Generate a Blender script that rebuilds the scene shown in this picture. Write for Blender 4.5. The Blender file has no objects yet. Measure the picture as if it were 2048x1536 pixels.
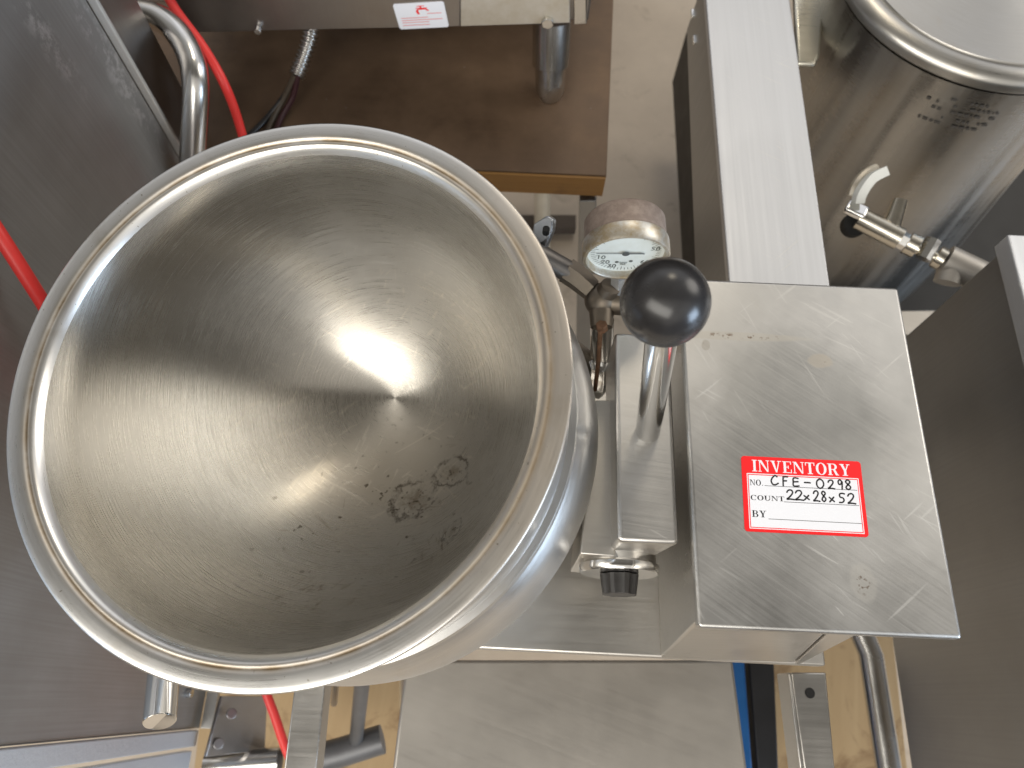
import bpy, bmesh, math, random
from mathutils import Vector, Matrix
random.seed(7)
S = bpy.context.scene
COL = S.collection
# ------------------------------------------------------------------ camera
F_PX, W_PX, H_PX, HC = 1500.0, 2048.0, 1536.0, 1.70
_vp = (156.0, -3548.0)
_k = -F_PX * F_PX / (_vp[0] ** 2 + _vp[1] ** 2)
DOWN = Vector((_vp[0] * _k, _vp[1] * _k, F_PX)).normalized()
FWD = Vector((_vp[0], _vp[1], F_PX)).normalized()
RIGHT = DOWN.cross(FWD)
cx = Vector((RIGHT.x, FWD.x, -DOWN.x)); cy = Vector((RIGHT.y, FWD.y, -DOWN.y)); cz = Vector((RIGHT.z, FWD.z, -DOWN.z))
cam = bpy.data.objects.new('camera', bpy.data.cameras.new('camera'))
COL.objects.link(cam); S.camera = cam
M = Matrix((cx, -cy, -cz)).transposed().to_4x4(); M.translation = (0, 0, HC)
cam.matrix_world = M
cam.data.sensor_width = 36; cam.data.lens = F_PX / W_PX * 36
cam.data.clip_start = 0.02; cam.data.clip_end = 100
cam.data.dof.use_dof = True; cam.data.dof.focus_distance = 0.60; cam.data.dof.aperture_fstop = 7.5
S.view_settings.view_transform = 'Standard'; S.view_settings.look = 'None'
S.view_settings.exposure = 0.38; S.view_settings.gamma = 1; S.view_settings.use_curve_mapping = False
S.cycles.max_bounces = 10; S.cycles.glossy_bounces = 8; S.cycles.diffuse_bounces = 5
S.cycles.use_denoising = True
S.cycles.sample_clamp_indirect = 4

# ------------------------------------------------------------------ light: the hall around the kettle
world = bpy.data.worlds.new('World'); S.world = world; world.use_nodes = True
def build_world():
    nt = world.node_tree; nt.nodes.clear(); N = nt.nodes.new; L = nt.links.new
    tc = N('ShaderNodeTexCoord'); sep = N('ShaderNodeSeparateXYZ'); L(tc.outputs['Generated'], sep.inputs[0])
    def math_(op, a, b=None, c=None):
        n = N('ShaderNodeMath'); n.operation = op
        for i, v in enumerate((a, b, c)):
            if v is None: continue
            if isinstance(v, (int, float)): n.inputs[i].default_value = v
            else: L(v, n.inputs[i])
        return n.outputs[0]
    def ramp(fac, stops):
        r = N('ShaderNodeValToRGB'); L(fac, r.inputs[0]); cr = r.color_ramp; cr.interpolation = 'EASE'
        while len(cr.elements) < len(stops): cr.elements.new(0.5)
        for e, (p, c) in zip(cr.elements, stops): e.position = p; e.color = (*c, 1)
        return r.outputs[0]
    x, y, z = sep.outputs[0], sep.outputs[1], sep.outputs[2]
    phi = math_('ARCTAN2', y, z)                      # lean from the zenith towards +y
    fac = math_('MULTIPLY_ADD', phi, 1 / math.pi, 0.5)  # -90deg -> 0, +90deg -> 1
    d = lambda a: (a + 90) / 180
    base = ramp(fac, [(d(-89), (.48, .46, .43)), (d(-72), (.70, .67, .62)), (d(-50), (.70, .68, .64)), (d(-25), (.58, .56, .52)),
                      (d(-20), (.08, .073, .063)), (d(5), (.13, .124, .112)), (d(16), (.26, .254, .242)), (d(29), (.29, .287, .28)), (d(40), (.64, .65, .68)),
                      (d(54), (.80, .81, .84)), (d(72), (.10, .093, .088)), (d(89), (.06, .055, .05))])
    # sideways: hall sides darker, a daylight door opening on the right
    th = math_('ARCTAN2', x, math_('MAXIMUM', z, 0.001))
    side = ramp(math_('MULTIPLY_ADD', th, 1 / math.pi, 0.5),
                [(d(-88), (.12, .11, .10)), (d(-72), (.32, .30, .28)), (d(-45), (.80, .79, .77)), (d(0), (1, 1, 1)), (d(45), (1, 1, 1)),
                 (d(68), (.6, .6, .62)), (d(87), (.18, .18, .20))])
    mul = N('ShaderNodeMix'); mul.data_type = 'RGBA'; mul.blend_type = 'MULTIPLY'; mul.inputs[0].default_value = 1
    L(base, mul.inputs[6]); L(side, mul.inputs[7])
    nz = N('ShaderNodeTexNoise'); nz.inputs['Scale'].default_value = 2.2; nz.inputs['Detail'].default_value = 3
    L(tc.outputs['Generated'], nz.inputs['Vector'])
    nr = ramp(nz.outputs[0], [(.3, (.72, .70, .68)), (.7, (1.2, 1.2, 1.2))])
    m2 = N('ShaderNodeMix'); m2.data_type = 'RGBA'; m2.blend_type = 'MULTIPLY'; m2.inputs[0].default_value = 1
    L(mul.outputs[2], m2.inputs[6]); L(nr, m2.inputs[7])
    bg = N('ShaderNodeBackground'); bg.inputs[1].default_value = 1.0; L(m2.outputs[2], bg.inputs[0])
    out = N('ShaderNodeOutputWorld'); L(bg.outputs[0], out.inputs[0])
build_world()
def lamp(name, loc, target, size, power, color, size_y=None, shape='DISK'):
    l = bpy.data.lights.new(name, 'AREA'); l.shape = shape; l.size = size
    if size_y: l.size_y = size_y
    l.energy = power; l.color = color
    o = bpy.data.objects.new(name, l); COL.objects.link(o); o.location = loc
    o.rotation_euler = (Vector(target) - Vector(loc)).to_track_quat('-Z', 'Y').to_euler()
    return o
lamp('high_bay_lamp', (4.6, 2.3, 4.2), (0, .4, 1), 3.0, 70, (1, .95, .86))
lamp('high_bay_lamp', (.6, 3.1, 4.8), (0, .3, 1), .9, 16, (1, .88, .68))
lamp('skylight_strip', (-2.2, -3.5, 4.6), (0, .3, 1), 6.5, 205, (1, .96, .88), 2.4, 'RECTANGLE')
lamp('door_daylight', (5.5, -2.6, 1.7), (0, .3, 1.1), 2.4, 200, (.62, .79, 1.0), 2.2, 'RECTANGLE')

# ------------------------------------------------------------------ pixel rays into the place
def ray(px, py):
    r = Vector(((px - W_PX / 2) / F_PX, (py - H_PX / 2) / F_PX, 1.0))
    return Vector((r.dot(RIGHT), r.dot(FWD), -r.dot(DOWN)))
def P(px, py, D):
    r = ray(px, py); r = r * (-D / r.z); return Vector((r.x, r.y, HC - D))
def PX(px, py, X):
    r = ray(px, py); r = r * (X / r.x); return Vector((X, r.y, HC + r.z))
def PY(px, py, Y):
    r = ray(px, py); r = r * (Y / r.y); return Vector((r.x, Y, HC + r.z))

# ------------------------------------------------------------------ materials
class Nodes:
    def __init__(s, name):
        s.m = bpy.data.materials.new(name); s.m.use_nodes = True; s.nt = s.m.node_tree
        s.b = s.nt.nodes['Principled BSDF']; s.tc = s.N('ShaderNodeTexCoord')
    def N(s, t): return s.nt.nodes.new(t)
    def L(s, a, b): s.nt.links.new(a, b)
    def set(s, **k):
        for a, v in k.items():
            i = s.b.inputs[a.replace('_', ' ')]
            if hasattr(v, 'is_linked'): s.L(v, i)
            else: i.default_value = (*v, 1) if isinstance(v, tuple) else v
        return s
    def math(s, op, a, b=None, c=None, clamp=False):
        n = s.N('ShaderNodeMath'); n.operation = op; n.use_clamp = clamp
        for i, v in enumerate((a, b, c)):
            if v is None: continue
            if isinstance(v, (int, float)): n.inputs[i].default_value = v
            else: s.L(v, n.inputs[i])
        return n.outputs[0]
    def mapping(s, scale=(1, 1, 1), rot=(0, 0, 0), vec=None):
        v = vec or s.tc.outputs['Object']
        if any(rot):
            n = s.N('ShaderNodeMapping'); n.inputs['Rotation'].default_value = rot; s.L(v, n.inputs[0]); v = n.outputs[0]
        n = s.N('ShaderNodeMapping'); n.inputs['Scale'].default_value = scale; s.L(v, n.inputs[0]); return n.outputs[0]
    def noise(s, scale, detail=4, rough=.55, vec=None, dist=0):
        n = s.N('ShaderNodeTexNoise'); n.inputs['Scale'].default_value = scale; n.inputs['Detail'].default_value = detail
        n.inputs['Roughness'].default_value = rough; n.inputs['Distortion'].default_value = dist
        s.L(vec or s.tc.outputs['Object'], n.inputs['Vector']); return n.outputs[0]
    def map(s, v, a, b, c, d):
        n = s.N('ShaderNodeMapRange'); s.L(v, n.inputs[0])
        for i, q in enumerate((a, b, c, d)): n.inputs[i + 1].default_value = q
        return n.outputs[0]
    def mix(s, fac, a, b, mode='MIX'):
        n = s.N('ShaderNodeMix'); n.data_type = 'RGBA'; n.blend_type = mode
        for i, v in ((0, fac), (6, a), (7, b)):
            if isinstance(v, (int, float)): n.inputs[i].default_value = v
            elif isinstance(v, tuple): n.inputs[i].default_value = (*v, 1)
            else: s.L(v, n.inputs[i])
        return n.outputs[2]
    def bump(s, h, strength, dist=.001, normal=None):
        n = s.N('ShaderNodeBump'); n.inputs['Strength'].default_value = strength; n.inputs['Distance'].default_value = dist
        s.L(h, n.inputs['Height'])
        if normal is not None: s.L(normal, n.inputs['Normal'])
        return n.outputs[0]
    def dot(s, co, radius, soft=.5, squash=(1, 1, 1)):
        """1 inside a blob round a point of the object, 0 outside"""
        v = s.N('ShaderNodeVectorMath'); v.operation = 'SUBTRACT'; s.L(s.tc.outputs['Object'], v.inputs[0]); v.inputs[1].default_value = co
        w = s.N('ShaderNodeVectorMath'); w.operation = 'MULTIPLY'; s.L(v.outputs[0], w.inputs[0]); w.inputs[1].default_value = squash
        l = s.N('ShaderNodeVectorMath'); l.operation = 'LENGTH'; s.L(w.outputs[0], l.inputs[0])
        return l.outputs['Value']

def steel(name, color=(.63, .61, .58), rough=.3, brush=(6, 500, 500), rot=(0, 0, 0), bstr=.10, smudge=.10, scratch=0.0, aniso=0.0, dirt=0.0, metallic=1.0, dirt_color=(.28, .22, .15), marks=()):
    k = Nodes(name)
    sm = k.noise(7, 5, .6); fine = k.noise(1.0, 3, .6, k.mapping(brush, rot))
    c = k.mix(k.map(sm, .3, .7, 0, 1), tuple(v * (1 - smudge) for v in color), tuple(min(1, v * (1 + smudge * .6)) for v in color))
    c = k.mix(k.map(fine, .35, .65, 0, .10), c, tuple(v * .8 for v in color))
    r = k.math('ADD', k.map(sm, .3, .7, rough - .06, rough + .08), k.map(fine, .3, .7, -.04, .04))
    h = fine
    if scratch:
        for i, (rt, sc) in enumerate(((.5, 11), (-.7, 9), (1.1, 14), (.85, 20))):
            w = k.N('ShaderNodeVectorMath'); w.operation = 'ADD'; k.L(k.tc.outputs['Object'], w.inputs[0]); w.inputs[1].default_value = (i * .37, i * .21, 0)
            v = k.noise(1.0, 0, .4, k.mapping((sc * 1.6, sc * 30, sc * 30), (0, 0, rt), w.outputs[0]), .15)
            line = k.math('MULTIPLY', k.map(v, .775, .80, 0, 1), k.map(k.noise(9 + i, 2), .45, .6, 0, 1))
            c = k.mix(k.math('MULTIPLY', line, scratch), c, (.82, .81, .78))
            r = k.math('ADD', r, k.math('MULTIPLY', line, .1))
    for co, rad, sq, dc, dr, da, speck in marks:
        dd = k.math('ADD', k.dot(co, rad, squash=sq), k.map(k.noise(18 if rad > .02 else 60, 5, .65), 0, 1, -rad * .35, rad * .35))
        ins = k.map(dd, rad * .80, rad * 1.05, da, 0)
        c = k.mix(ins, c, dc); r = k.math('ADD', r, k.math('MULTIPLY', ins, dr / max(da, .01)))
        if speck:
            sp_ = k.math('MULTIPLY', k.map(k.noise(240, 3, .6), .58, .66, 0, .8), k.map(dd, rad * .2, rad * .8, 1, 0)); c = k.mix(sp_, c, (.16, .10, .06))
    if dirt:
        d = k.map(k.noise(22, 6, .7, dist=.6), .60, .78, 0, dirt)
        c = k.mix(d, c, dirt_color); r = k.math('ADD', r, k.math('MULTIPLY', d, .25))
    k.set(Base_Color=c, Roughness=r, Metallic=metallic, Normal=k.bump(h, bstr, .0004))
    if aniso:
        k.set(Anisotropic=aniso); t = k.N('ShaderNodeTangent'); t.direction_type = 'RADIAL'; t.axis = 'Z'; k.L(t.outputs[0], k.b.inputs['Tangent'])
    return k.m
def plain(name, color, rough=.5, metallic=0.0, var=.15, scale=20, bump=0.0):
    k = Nodes(name); n = k.noise(scale, 5, .6)
    k.set(Base_Color=k.mix(k.map(n, .3, .7, 0, 1), tuple(v * (1 - var) for v in color), tuple(min(1, v * (1 + var)) for v in color)),
          Roughness=k.map(n, .3, .7, max(.02, rough - .06), rough + .06), Metallic=metallic)
    if bump: k.set(Normal=k.bump(n, bump, .001))
    return k.m
def flat(name, color, rough=.45):
    k = Nodes(name); k.set(Base_Color=color, Roughness=rough); return k.m

def spun_steel(name, color, rough, aniso, inner=False, groove=0.0, streak=0.0):
    """brushed in rings round the object's own z axis"""
    k = Nodes(name)
    sep = k.N('ShaderNodeSeparateXYZ'); k.L(k.tc.outputs['Object'], sep.inputs[0])
    x, y, z = sep.outputs
    r = k.math('SQRT', k.math('ADD', k.math('MULTIPLY', x, x), k.math('MULTIPLY', y, y)))
    a = k.math('ARCTAN2', y, x)
    arc = k.math('ADD', r, k.math('MULTIPLY', z, 1.3))
    cb = k.N('ShaderNodeCombineXYZ'); k.L(k.math('MULTIPLY', arc, 900), cb.inputs[0]); k.L(k.math('MULTIPLY', k.math('ABSOLUTE', a), 3.0), cb.inputs[1]); k.L(k.map(y, -.2, .2, 0, 7), cb.inputs[2])
    ring = k.noise(1.0, 3, .65, cb.outputs[0])
    sm = k.noise(6, 5, .6)
    c = k.mix(k.map(sm, .3, .7, 0, 1), tuple(v * .92 for v in color), color)
    c = k.mix(k.map(ring, .35, .65, 0, .35), c, tuple(v * .78 for v in color))
    rr = k.math('ADD', k.map(sm, .3, .7, rough - .04, rough + .05), k.map(ring, .3, .7, -.05, .05))
    nrm = k.bump(ring, .05, .0003)
    if inner:
        # baked-on film low in the bowl, water-mark with a dark rim near the lowest point, scratches
        low = k.map(k.dot(tuple(bowl_hit(740, 1060)), .1), .05, .15, 1, 0)
        film = k.map(k.math('ADD', z, k.map(k.noise(5, 5, .6), 0, 1, -.05, .05)), B_H * .42, .02, 0, .55)
        film = k.math('MULTIPLY', film, k.map(low, 0, 1, .45, 1.25)); c = k.mix(film, c, (.44, .36, .25)); rr = k.math('ADD', rr, k.math('MULTIPLY', film, .05))
        for i, (rt, sc) in enumerate(((.4, 8), (-.8, 7), (1.9, 9), (2.6, 8))):
            v = k.noise(1.0, 1, .4, k.mapping((sc * .6, sc * 28, sc * 9), (0, 0, rt)), .4)
            line = k.math('MULTIPLY', k.map(v, .70, .73, 0, .34), k.map(z, .10, .03, 0, 1))
            c = k.mix(line, c, (.78, .72, .62))
            v2 = k.noise(1.0, 2, .5, k.mapping((sc * .9, sc * 18, sc * 8), (0.3, 0, rt + 1.1)), .4)
            l2 = k.math('MULTIPLY', k.map(v2, .70, .77, 0, .6), low)
            c = k.mix(l2, c, (.22, .17, .11))
        for co, rad, sq in STAINS:
            d = k.dot(co, rad, squash=sq)
            wob = k.math('ADD', d, k.map(k.noise(48, 6, .72), 0, 1, -rad * .9, rad * .9))
            inside = k.map(k.math('ADD', wob, k.map(k.noise(75, 4, .6), .3, .7, 0, rad * .8)), rad * .5, rad * 1.1, .6, 0)
            edge = k.math('MULTIPLY', k.map(k.math('ABSOLUTE', k.math('SUBTRACT', wob, rad)), .0, rad * .16, .9, 0), k.map(k.noise(90, 3, .6), .38, .6, .1, 1))
            c = k.mix(inside, c, (.155, .115, .068)); c = k.mix(edge, c, (.05, .035, .02))
            spots = k.math('MULTIPLY', k.map(k.noise(190, 3, .6), .57, .66, 0, .9), k.map(d, rad * .3, rad * 1.5, 1, 0))
            c = k.mix(spots, c, (.06, .045, .03))
            rr = k.math('ADD', rr, k.math('MULTIPLY', k.math('ADD', inside, edge), .12), clamp=True)
        for (qx, qy, ra) in ((620, 1190, .045), (880, 1090, .030)):
            dd = k.dot(tuple(bowl_hit(qx, qy)), ra); v = k.noise(1.0, 3, .6, k.mapping((26, 300, 60), (0, 0, -.75 if qx < 800 else .9)), .5)
            c = k.mix(k.math('MULTIPLY', k.map(v, .55, .68, 0, .7), k.map(dd, ra * .3, ra, 1, 0)), c, (.17, .125, .075))
        sp = k.math('MULTIPLY', k.map(k.noise(120, 2, .5), .68, .73, 0, .9), low)
        c = k.mix(sp, c, (.10, .08, .055))
    else:
        d = k.map(k.noise(14, 6, .7, dist=.5), .56, .75, 0, .35)
        c = k.mix(d, c, (.46, .39, .29))
    if streak:   # tall uneven polish marks down the side
        cs = k.N('ShaderNodeCombineXYZ'); k.L(k.math('MULTIPLY', a, 6), cs.inputs[0]); k.L(k.math('MULTIPLY', z, .7), cs.inputs[1])
        sv_ = k.noise(1.0, 2.5, .5, cs.outputs[0]); c = k.mix(k.map(sv_, .38, .62, streak, 0), c, tuple(v * .45 for v in color)); rr = k.math('ADD', rr, k.map(sv_, .35, .65, -.08, .1))
    if groove:   # brown line baked into the groove, paler film either side of it
        gd = k.math('ABSOLUTE', k.math('SUBTRACT', r, groove)); gn = k.map(k.noise(30, 5, .65), .3, .65, .25, 1)
        c = k.mix(k.math('MULTIPLY', k.map(gd, .0008, .0046, .8, 0), gn), c, (.50, .40, .27)); c = k.mix(k.math('MULTIPLY', k.map(gd, .0003, .0013, .9, 0), gn), c, (.20, .135, .07)); rr = k.math('ADD', rr, k.map(gd, .0005, .003, .18, 0))
        c = k.mix(k.map(x, .10, .19, 0, .55), c, (.60, .50, .38)); rr = k.math('ADD', rr, k.map(x, .10, .19, 0, .12))
        fl_ = k.map(k.noise(300, 2, .5), .72, .76, 0, .7); c = k.mix(fl_, c, (.25, .2, .14))
    k.set(Base_Color=c, Roughness=rr, Metallic=1.0, Normal=nrm, Anisotropic=aniso, Anisotropic_Rotation=.25)
    cr = k.N('ShaderNodeVectorMath'); cr.operation = 'CROSS_PRODUCT'; cr.inputs[0].default_value = (0, 0, 1); k.L(k.tc.outputs['Object'], cr.inputs[1])
    vt = k.N('ShaderNodeVectorTransform'); vt.vector_type = 'VECTOR'; vt.convert_from = 'OBJECT'; vt.convert_to = 'WORLD'; k.L(cr.outputs[0], vt.inputs[0])
    nm_ = k.N('ShaderNodeVectorMath'); nm_.operation = 'NORMALIZE'; k.L(vt.outputs[0], nm_.inputs[0]); k.L(nm_.outputs[0], k.b.inputs['Tangent'])
    return k.m

# ------------------------------------------------------------------ mesh helpers
WL = {}
class MB:
    def __init__(s): s.bm = bmesh.new()
    def face(s, pts):
        vs = [s.bm.verts.new(p) for p in pts]; s.bm.faces.new(vs); return s
    def prism(s, poly, off, cap=True):
        off = Vector(off); a = [s.bm.verts.new(p) for p in poly]; b = [s.bm.verts.new(Vector(p) + off) for p in poly]
        n = len(a)
        for i in range(n): s.bm.faces.new((a[i], a[(i + 1) % n], b[(i + 1) % n], b[i]))
        if cap: s.bm.faces.new(a[::-1]); s.bm.faces.new(b)
        return s
    def hull8(s, top, bot):
        a = [s.bm.verts.new(p) for p in top]; b = [s.bm.verts.new(p) for p in bot]; n = len(a)
        for i in range(n): s.bm.faces.new((a[i], a[(i + 1) % n], b[(i + 1) % n], b[i]))
        s.bm.faces.new(a[::-1]); s.bm.faces.new(b); return s
    def box(s, c, size, rot=None):
        c = Vector(c); h = Vector(size) / 2; R = rot or Matrix.Identity(3)
        q = [(-1, -1), (1, -1), (1, 1), (-1, 1)]
        return s.hull8([c + R @ Vector((x * h.x, y * h.y, h.z)) for x, y in q], [c + R @ Vector((x * h.x, y * h.y, -h.z)) for x, y in q])
    def tube(s, path, rad, seg=20, cap=True):
        path = [Vector(p) for p in path]; n = len(path); rings = []; ref = None
        for i, p in enumerate(path):
            t = (path[min(i + 1, n - 1)] - path[max(i - 1, 0)])
            if t.length < 1e-7: t = path[-1] - path[0]
            t.normalize()
            if ref is None: ref = t.orthogonal().normalized()
            ref = (ref - t * ref.dot(t)).normalized(); u = t.cross(ref)
            r = rad[i] if isinstance(rad, (list, tuple)) else rad
            rings.append([s.bm.verts.new(p + (ref * math.cos(2 * math.pi * j / seg) + u * math.sin(2 * math.pi * j / seg)) * r) for j in range(seg)])
        for a, b in zip(rings, rings[1:]):
            for j in range(seg): s.bm.faces.new((a[j], a[(j + 1) % seg], b[(j + 1) % seg], b[j]))
        if cap: s.bm.faces.new(rings[0][::-1]); s.bm.faces.new(rings[-1])
        return s
    def lathe(s, prof, seg=96, mat=None):
        rings = []
        for r, z in prof:
            if r < 1e-6: rings.append([s.bm.verts.new((0, 0, z))])
            else: rings.append([s.bm.verts.new((r * math.cos(2 * math.pi * j / seg), r * math.sin(2 * math.pi * j / seg), z)) for j in range(seg)])
        for a, b in zip(rings, rings[1:]):
            for j in range(seg):
                k = (j + 1) % seg
                if len(a) == 1 and len(b) == 1: continue
                if len(a) == 1: s.bm.faces.new((a[0], b[k], b[j]))
                elif len(b) == 1: s.bm.faces.new((a[j], a[k], b[0]))
                else: s.bm.faces.new((a[j], a[k], b[k], b[j]))
        if mat is not None: bmesh.ops.transform(s.bm, matrix=mat, verts=s.bm.verts)
        return s
    def ball(s, c, r, seg=48):
        m = Matrix.Translation(c); bmesh.ops.create_uvsphere(s.bm, u_segments=seg, v_segments=seg // 2, radius=r, matrix=m); return s
    def build(s, name, mat, parent=None, bevel=0.0, local=None, segs=3, flip=None, ang=38):
        """verts are world coordinates, or local to the matrix `local`"""
        bm = s.bm
        if local is None:
            lo = Vector((min(v.co[i] for v in bm.verts) for i in range(3))); hi = Vector((max(v.co[i] for v in bm.verts) for i in range(3)))
            c = (lo + hi) / 2; c.z = lo.z
            bmesh.ops.translate(bm, verts=bm.verts, vec=-c); rot = None
        else: c = local.translation.copy(); rot = local.to_3x3()
        if flip is None: bmesh.ops.recalc_face_normals(bm, faces=bm.faces)
        me = bpy.data.meshes.new(name); bm.to_mesh(me); bm.free()
        for p in me.polygons: p.use_smooth = True
        me.set_sharp_from_angle(angle=math.radians(ang))
        o = bpy.data.objects.new(name, me); COL.objects.link(o); me.materials.append(mat)
        if parent is not None:
            o.parent = parent; o.location = c - WL[parent.name]
        else: o.location = c
        WL[o.name] = c
        if rot is not None: o.rotation_euler = rot.to_euler()
        if bevel:
            b = o.modifiers.new('bevel', 'BEVEL'); b.width = bevel; b.segments = segs; b.limit_method = 'ANGLE'; b.angle_limit = math.radians(40); b.harden_normals = False
        return o
def tag(o, label=None, cat=None, group=None, kind=None):
    if label: o['label'] = label
    if cat: o['category'] = cat
    if group: o['group'] = group
    if kind: o['kind'] = kind
    return o
def thing(name, loc, label, cat, group=None):
    o = bpy.data.objects.new(name, None); COL.objects.link(o); o.location = loc; o.empty_display_size = .05
    WL[o.name] = Vector(loc); return tag(o, label, cat, group)
def spline(pts, n=12):
    pts = [Vector(p) for p in pts]; out = []
    for i in range(len(pts) - 1):
        p0, p1, p2, p3 = pts[max(i - 1, 0)], pts[i], pts[i + 1], pts[min(i + 2, len(pts) - 1)]
        for j in range(n):
            t = j / n
            out.append(.5 * ((2 * p1) + (p2 - p0) * t + (2 * p0 - 5 * p1 + 4 * p2 - p3) * t * t + (3 * p1 - p0 - 3 * p2 + p3) * t ** 3))
    out.append(pts[-1]); return out
def frame(origin, zdir, xhint=Vector((1, 0, 0))):
    z = Vector(zdir).normalized(); y = z.cross(xhint).normalized(); x = y.cross(z)
    m = Matrix((x, y, z)).transposed().to_4x4(); m.translation = origin; return m

# ------------------------------------------------------------------ kettle frame (rim circle fitted to the photograph)
K_C = Vector((-0.1673, 0.2055, HC - 0.4926)); K_DOWN = Vector((0.1536, 0.1113, -0.9818)).normalized()
KF = frame(K_C, -K_DOWN)                              # local z points up out of the bowl
KI = KF.inverted()
# the bowl: rings blend from the rim plane to the axis through its spun centre
B_R, B_H = .184, .24
B_BOT = (lambda r: r * ((K_C + K_DOWN * B_H).z - HC) / r.z)(ray(790, 796)) + Vector((0, 0, HC))
B_AX = (B_BOT - K_C).normalized(); BF = frame(B_BOT, -B_AX); BFI = BF.inverted()
def bowl_mesh():
    mb = MB(); n, seg = 44, 160; rings = []
    prof = [(.1868, .0090), (.1852, .0150), (.1841, .0220), (.1834, .029)]
    for i in range(1, n + 1):
        a = i / n * math.pi / 2; prof.append((.1834 * math.cos(a), .029 + (B_H - .029) * math.sin(a)))
    for r, d in prof:
        t = min(1, max(0, (d - .02) / (B_H - .02))); w = t * t * (3 - 2 * t)
        nrm = K_DOWN.lerp(B_AX, w).normalized(); m = frame(Vector(), -nrm).to_3x3()
        c = K_C + K_DOWN * d + (B_BOT - K_C - K_DOWN * (B_H)) * (t ** 1.5)
        if r < 1e-5: rings.append([mb.bm.verts.new(BFI @ B_BOT)]); continue
        rings.append([mb.bm.verts.new(BFI @ (c + m @ Vector((r * math.cos(2 * math.pi * q / seg), r * math.sin(2 * math.pi * q / seg), 0)))) for q in range(seg)])
    for a, b in zip(rings, rings[1:]):
        for q in range(seg):
            k = (q + 1) % seg
            mb.bm.faces.new((a[q], a[k], b[0]) if len(b) == 1 else (a[q], a[k], b[k], b[q]))
    return mb
from mathutils.bvhtree import BVHTree
BOWL = bowl_mesh(); _bvh = BVHTree.FromBMesh(BOWL.bm)
def bowl_hit(px, py):
    return _bvh.ray_cast(BFI @ Vector((0, 0, HC)), (BFI.to_3x3() @ ray(px, py)).normalized())[0]
STAINS = [(tuple(bowl_hit(828, 1000)), .023, (1, 1, 1)), (tuple(bowl_hit(905, 945)), .017, (.7, 1.2, 1)), (tuple(bowl_hit(905, 1060)), .012, (1.3, .7, 1))]

m_box = steel('brushed_steel_body', (.62, .60, .57), .33, (6, 420, 420), (0, 0, 0), .10, .10, dirt=.12)
m_col = steel('brushed_steel_column', (.66, .645, .62), .36, (8, 520, 520), (0, 0, .12), .12, .08, scratch=.35, dirt=.12)
m_plate = steel('steel_base', (.64, .615, .575), .42, (6, 300, 300), (0, 0, 0), .06, .08, dirt=.2, dirt_color=(.42, .34, .24))
m_dull = steel('dull_grey_steel', (.52, .49, .45), .5, (4, 200, 200), (0, 0, .3), .06, .10, metallic=.85)
m_dark = steel('dark_steel_panel', (.40, .385, .38), .34, (300, 300, 4), (0, 0, 0), .10, .16, dirt=.10, dirt_color=(.5, .5, .5))
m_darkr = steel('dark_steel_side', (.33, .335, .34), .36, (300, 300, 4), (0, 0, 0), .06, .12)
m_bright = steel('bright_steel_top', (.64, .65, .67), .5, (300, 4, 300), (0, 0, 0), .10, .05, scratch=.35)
m_chrome = steel('chrome', (.80, .79, .77), .13, (9, 9, 9), (0, 0, 0), .0, .05)
m_satin = steel('satin_tube', (.64, .63, .61), .22, (9, 9, 9), (0, 0, 0), .0, .06)
m_black = plain('black_plastic', (.028, .027, .028), .27, 0, .15, 30)
m_knob = plain('dark_knob', (.035, .033, .032), .45, 0, .2, 60)
m_brass = steel('tarnished_fitting', (.24, .205, .165), .48, (60, 60, 60), (0, 0, 0), .3, .3, dirt=.6, dirt_color=(.16, .11, .07))
m_pipe = steel('grey_pipe', (.20, .185, .17), .5, (60, 60, 60), (0, 0, 0), .3, .2, dirt=.3)
m_rust = plain('rusty_brown', (.17, .09, .05), .7, .3, .4, 200, .3)
m_black_void = flat('black_gap', (.01, .01, .01), .8)
m_red = plain('red_rubber', (.78, .045, .04), .38, 0, .08, 15)
m_zinc = steel('zinc_clip', (.55, .58, .62), .35, (30, 30, 30), (0, 0, 0), .2, .15)

# ------------------------------------------------------------------ setting
def floor_mat():
    k = Nodes('concrete'); n = k.noise(3, 8, .6); n2 = k.noise(40, 6, .7); n3 = k.noise(11, 5, .6, dist=1)
    c = k.mix(k.map(n, .35, .65, 0, 1), (.46, .38, .295), (.58, .49, .39)); c = k.mix(k.map(n3, .58, .70, 0, .5), c, (.30, .24, .18))
    c = k.mix(k.map(n2, .62, .72, 0, .35), c, (.68, .62, .54))
    k.set(Base_Color=c, Roughness=k.map(n, .3, .7, .35, .6), Normal=k.bump(n2, .15, .002)); return k.m
fl = MB().face([(-3, -2, 0), (3, -2, 0), (3, 4, 0), (-3, 4, 0)]).build('floor', floor_mat()); tag(fl, kind='structure')

# ------------------------------------------------------------------ the tilting kettle
base = thing('tilting_kettle', (-.05, .22, .2), 'round stainless tilting steam kettle with a black ball lever and control box', 'kettle')
m_in = spun_steel('spun_bowl_inside', (.60, .585, .555), .27, .86, True)
m_rim = spun_steel('kettle_rim_steel', (.82, .81, .79), .31, .3, groove=.1952)
m_out = spun_steel('kettle_outer_steel', (.70, .69, .675), .33, .5)
BOWL.build('bowl', m_in, base, local=BF, ang=70)
rim = [(.203, -.012), (.2080, -.0095), (.2098, -.0065), (.2104, -.0030), (.2103, -.0012), (.2098, -.0004), (.2088, -.0001), (.2060, .0000), (.2010, -.0002), (.1980, -.0006), (.1966, -.0013), (.1957, -.0020),
       (.1948, -.0023), (.1938, -.0020), (.1925, -.0021), (.1910, -.0028), (.1894, -.0046), (.1880, -.0066), (.1868, -.0090)]
MB().lathe(rim, 160).build('rim', m_rim, base, local=KF, ang=60)
neck = [(.203, -.014), (.2005, -.018), (.2000, -.03), (.1995, -.105), (.2005, -.1085), (.2062, -.1095)]
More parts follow.
